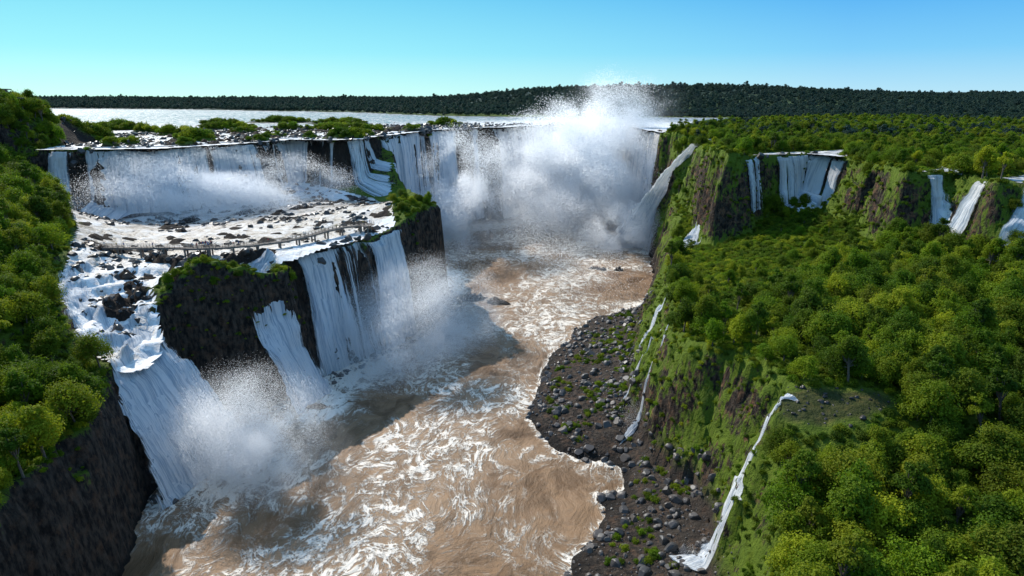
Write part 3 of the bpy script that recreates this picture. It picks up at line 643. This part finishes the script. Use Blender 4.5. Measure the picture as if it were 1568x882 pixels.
mist('spray_mist',(-70,163,3),(34,28,36),.04,4,nd=620000,ds=.12,dz=5,dss=(.8,.8,.75))
mist('spray_mist',(-150,340,48),(88,48,32),.022,5,rot=.6,nd=480000,ds=.25,dz=5,dss=(.9,.8,.8))
mist('spray_mist',(-40,475,14),(60,85,66),.012,6,nd=380000,ds=.36,dz=12,dss=(.9,.9,.9))
mist('spray_mist',(78,446,0),(48,42,40),.02,7,nd=200000,ds=.34,dz=5,dss=(.8,.8,.8))
mist('spray_mist',(0,380,2),(85,140,34),0,8,nd=110000,ds=.26,dz=4)
mist('spray_mist',(40,184,3),(9,9,10),0,9,nd=14000,ds=.11,dz=1)
mist('spray_mist',(42,121,4),(7,6,7),0,10,nd=12000,ds=.08,dz=1)

# ---------------------------------------------------------------- walkway
def box(V,F,c,s,rz=0):
    cx,cy,cz=c;a,b,h=[q/2 for q in s];o=len(V);cr,sr=math.cos(rz),math.sin(rz)
    for dz in (-h,h):
        for dx,dy in ((-a,-b),(a,-b),(a,b),(-a,b)): V.append((cx+dx*cr-dy*sr,cy+dx*sr+dy*cr,cz+dz))
    for q in ((3,2,1,0),(4,5,6,7),(0,1,5,4),(1,2,6,5),(2,3,7,6),(3,0,4,7)): F.append([o+k for k in q])
WP=[(-158,236),(-147,232),(-135,230.5),(-122,231),(-112,229.5),(-103,231),(-93,235),(-84,242),(-78,252),(-74,262),(-69,270),(-62,274)]
W,ws=resample(WP,1.0);ZD=49.2
walk=bpy.data.objects.new('footbridge_walkway',None);S.collection.objects.link(walk)
Vd,Fd,Vr,Fr,Vp,Fp=[],[],[],[],[],[]
for i in range(len(W)-1):
    p,q=W[i],W[i+1];m=(p+q)/2;L=np.linalg.norm(q-p);a=math.atan2(q[1]-p[1],q[0]-p[0]);nx,ny=-math.sin(a),math.cos(a)
    box(Vd,Fd,(m[0],m[1],ZD),(L+.12,1.8,.14),a)
    for sd in (-1,1):
        e=(m[0]+nx*sd*1.0,m[1]+ny*sd*1.0)
        box(Vd,Fd,(e[0],e[1],ZD-.26),(L+.1,.18,.6),a)
        for hh,th in ((1.12,.1),(.8,.05),(.5,.05)): box(Vr,Fr,(e[0],e[1],ZD+hh),(L+.05,.07,th),a)
        if i%2==0: box(Vr,Fr,(e[0]-math.cos(a)*L/2,e[1]-math.sin(a)*L/2,ZD+.57),(.1,.1,1.1),a)
    if i%8==3:
        g=float(hz(m[0],m[1]))
        for sd in (-1,1): 
            b0=g-1;hgt=ZD-.5-b0;box(Vp,Fp,(m[0]+nx*sd*.75,m[1]+ny*sd*.75,b0+hgt/2),(.55,.4,hgt),a)
        box(Vp,Fp,(m[0],m[1],ZD-.74),(.6,2.5,.35),a)
for (px,py,r_) in ((-109,232.5,3.4),(-61,274.5,3.6)):
    for k in range(12):
        a=k*math.pi/6;box(Vd,Fd,(px+math.cos(a)*r_*.5,py+math.sin(a)*r_*.5,ZD-.02-.003*k),(r_,r_*.56,.14),a)
        a2=a+.26;e=r_*.97;box(Vr,Fr,(px+math.cos(a2)*e,py+math.sin(a2)*e,ZD+1.1),(.07,r_*.52,.08),a2);box(Vr,Fr,(px+math.cos(a2)*e,py+math.sin(a2)*e,ZD+.6),(.05,r_*.52,.05),a2)
        box(Vr,Fr,(px+math.cos(a)*r_,py+math.sin(a)*r_,ZD+.57),(.1,.1,1.1),a)
    for k in range(4):
        a=.6+k*math.pi/2;g=float(hz(px+math.cos(a)*2,py+math.sin(a)*2))-1;box(Vp,Fp,(px+math.cos(a)*2,py+math.sin(a)*2,(g+ZD-.15)/2),(.5,.5,ZD-.15-g),a)
for nm,Vx,Fx,mt in (('deck',Vd,Fd,MCONC),('railing',Vr,Fr,MSTEEL),('piers',Vp,Fp,MCONC)):
    o=mesh_np(nm,Vx,Fx,mt,smooth=False);o.parent=walk
crowd=bpy.data.objects.new('crowd_of_people',None);S.collection.objects.link(crowd)
for i in range(46):
    if i<18: a=random.uniform(0,6.28);r_=random.uniform(.5,2.8);x,y=-109+math.cos(a)*r_,232.5+math.sin(a)*r_;zt=ZD+.05
    elif i<26: a=random.uniform(0,6.28);r_=random.uniform(.5,2.9);x,y=-61+math.cos(a)*r_,274.5+math.sin(a)*r_;zt=ZD+.05
    else:
        k=random.randrange(4,len(W)-3);x,y=W[k]+np.array([random.uniform(-.5,.5),random.uniform(-.5,.5)]);zt=ZD+.07
    o=bpy.data.objects.new('person_%d'%i,random.choice(PM));S.collection.objects.link(o);o.parent=crowd;o.location=(x,y,zt);o.rotation_euler=(0,0,random.uniform(0,6.28));o.scale=[random.uniform(.92,1.06)]*3
# ---------------------------------------------------------------- lookout building
bld=bpy.data.objects.new('lookout_building',None);S.collection.objects.link(bld);bld.location=(-257,340,float(hz(-257,340))-2.5);bld.rotation_euler=(0,0,.45)
def part(nm,boxes,mt):
    V_,F_=[],[]
    for b_ in boxes: box(V_,F_,*b_)
    o=mesh_np(nm,V_,F_,mt,smooth=False);o.parent=bld
MW=m_plain('render_wall',(.24,.20,.18));MGL=m_plain('window_glass',(.03,.04,.05),.1);MRF=m_plain('roof_slab',(.2,.15,.13))
part('walls',[((0,0,5),(16,8,16)),((11,1,3),(6,6,12))],MW)
part('floor_slabs',[((0,-1,z_),(18,11,.4)) for z_ in (5.2,8.6,12)]+[((11,0,9.2),(8,8,.4))],MRF)
part('roof',[((0,-.5,13.3),(19,11.5,.5))],MRF)
part('windows',[((x_,-4.03,z_),(2.2,.12,1.7)) for x_ in (-6,-3,0,3,6) for z_ in (6.8,10.2)],MGL)
part('balcony_railing',[((0,-6.3,z_+1.1),(18,.08,.1)) for z_ in (5.2,8.6,12)]+[((x_,-6.3,z_+.6),(.1,.1,1)) for z_ in (5.2,8.6) for x_ in range(-9,10,2)]+[((x_,-5.8,9),(.4,.4,8.4)) for x_ in (-8,-3,3,8)],MRF)

# ---------------------------------------------------------------- light, sky, camera
L=bpy.data.lights.new('sun','SUN');L.energy=5.0;L.angle=math.radians(.5);L.color=(1,.95,.87)
so=bpy.data.objects.new('sun',L);S.collection.objects.link(so);so.rotation_euler=SUN.to_track_quat('Z','Y').to_euler()
wd=bpy.data.worlds.new('World');S.world=wd;wd.use_nodes=True;nt=wd.node_tree;bg=nt.nodes['Background']
def wn(ty,**kw):
    x=nt.nodes.new(ty)
    for k,v in kw.items(): setattr(x,k,v)
    return x
sk=wn('ShaderNodeTexSky',sky_type='NISHITA');sk.sun_disc=False;sk.sun_elevation=math.asin(SUN.z);sk.sun_rotation=math.atan2(SUN.x,SUN.y)
sk.altitude=200;sk.air_density=1.0;sk.dust_density=.3;sk.ozone_density=2.5
tc=wn('ShaderNodeTexCoord');sp=wn('ShaderNodeSeparateXYZ');nt.links.new(tc.outputs['Generated'],sp.inputs[0])
rp=wn('ShaderNodeValToRGB');nt.links.new(sp.outputs[2],rp.inputs[0])
e=rp.color_ramp.elements;e[0].position=0.0;e[0].color=(.42,.72,.88,1);e[1].position=1.0;e[1].color=(.18,.36,.66,1)
x=e.new(.06);x.color=(.16,.54,.87,1);x=e.new(.15);x.color=(.03,.34,.80,1);x=e.new(.4);x.color=(.22,.46,.82,1)
dt=wn('ShaderNodeVectorMath',operation='DOT_PRODUCT');nt.links.new(tc.outputs['Generated'],dt.inputs[0]);dt.inputs[1].default_value=tuple(Vector((SUN.x,SUN.y,0)).normalized())
mr=wn('ShaderNodeMapRange');nt.links.new(dt.outputs['Value'],mr.inputs[0]);mr.inputs[1].default_value=.45;mr.inputs[2].default_value=1.05;mr.inputs[3].default_value=0;mr.inputs[4].default_value=.8
mx=wn('ShaderNodeMix',data_type='RGBA',blend_type='ADD');nt.links.new(mr.outputs[0],mx.inputs[0]);nt.links.new(rp.outputs[0],mx.inputs[6]);mx.inputs[7].default_value=(.13,.34,0,1)
sc_=wn('ShaderNodeVectorMath',operation='SCALE');nt.links.new(mx.outputs[2],sc_.inputs[0]);sc_.inputs[3].default_value=7.4
m3=wn('ShaderNodeMix',data_type='RGBA');m3.inputs[0].default_value=.92;nt.links.new(sk.outputs[0],m3.inputs[6]);nt.links.new(sc_.outputs[0],m3.inputs[7])
nt.links.new(m3.outputs[2],bg.inputs[0]);bg.inputs[1].default_value=.15
cam=bpy.data.cameras.new('camera');co=bpy.data.objects.new('camera',cam);S.collection.objects.link(co)
co.location=(0,0,100);co.rotation_euler=(math.radians(74.1),0,0);cam.sensor_width=36;cam.lens=23.46;cam.clip_start=1;cam.clip_end=40000
S.camera=co
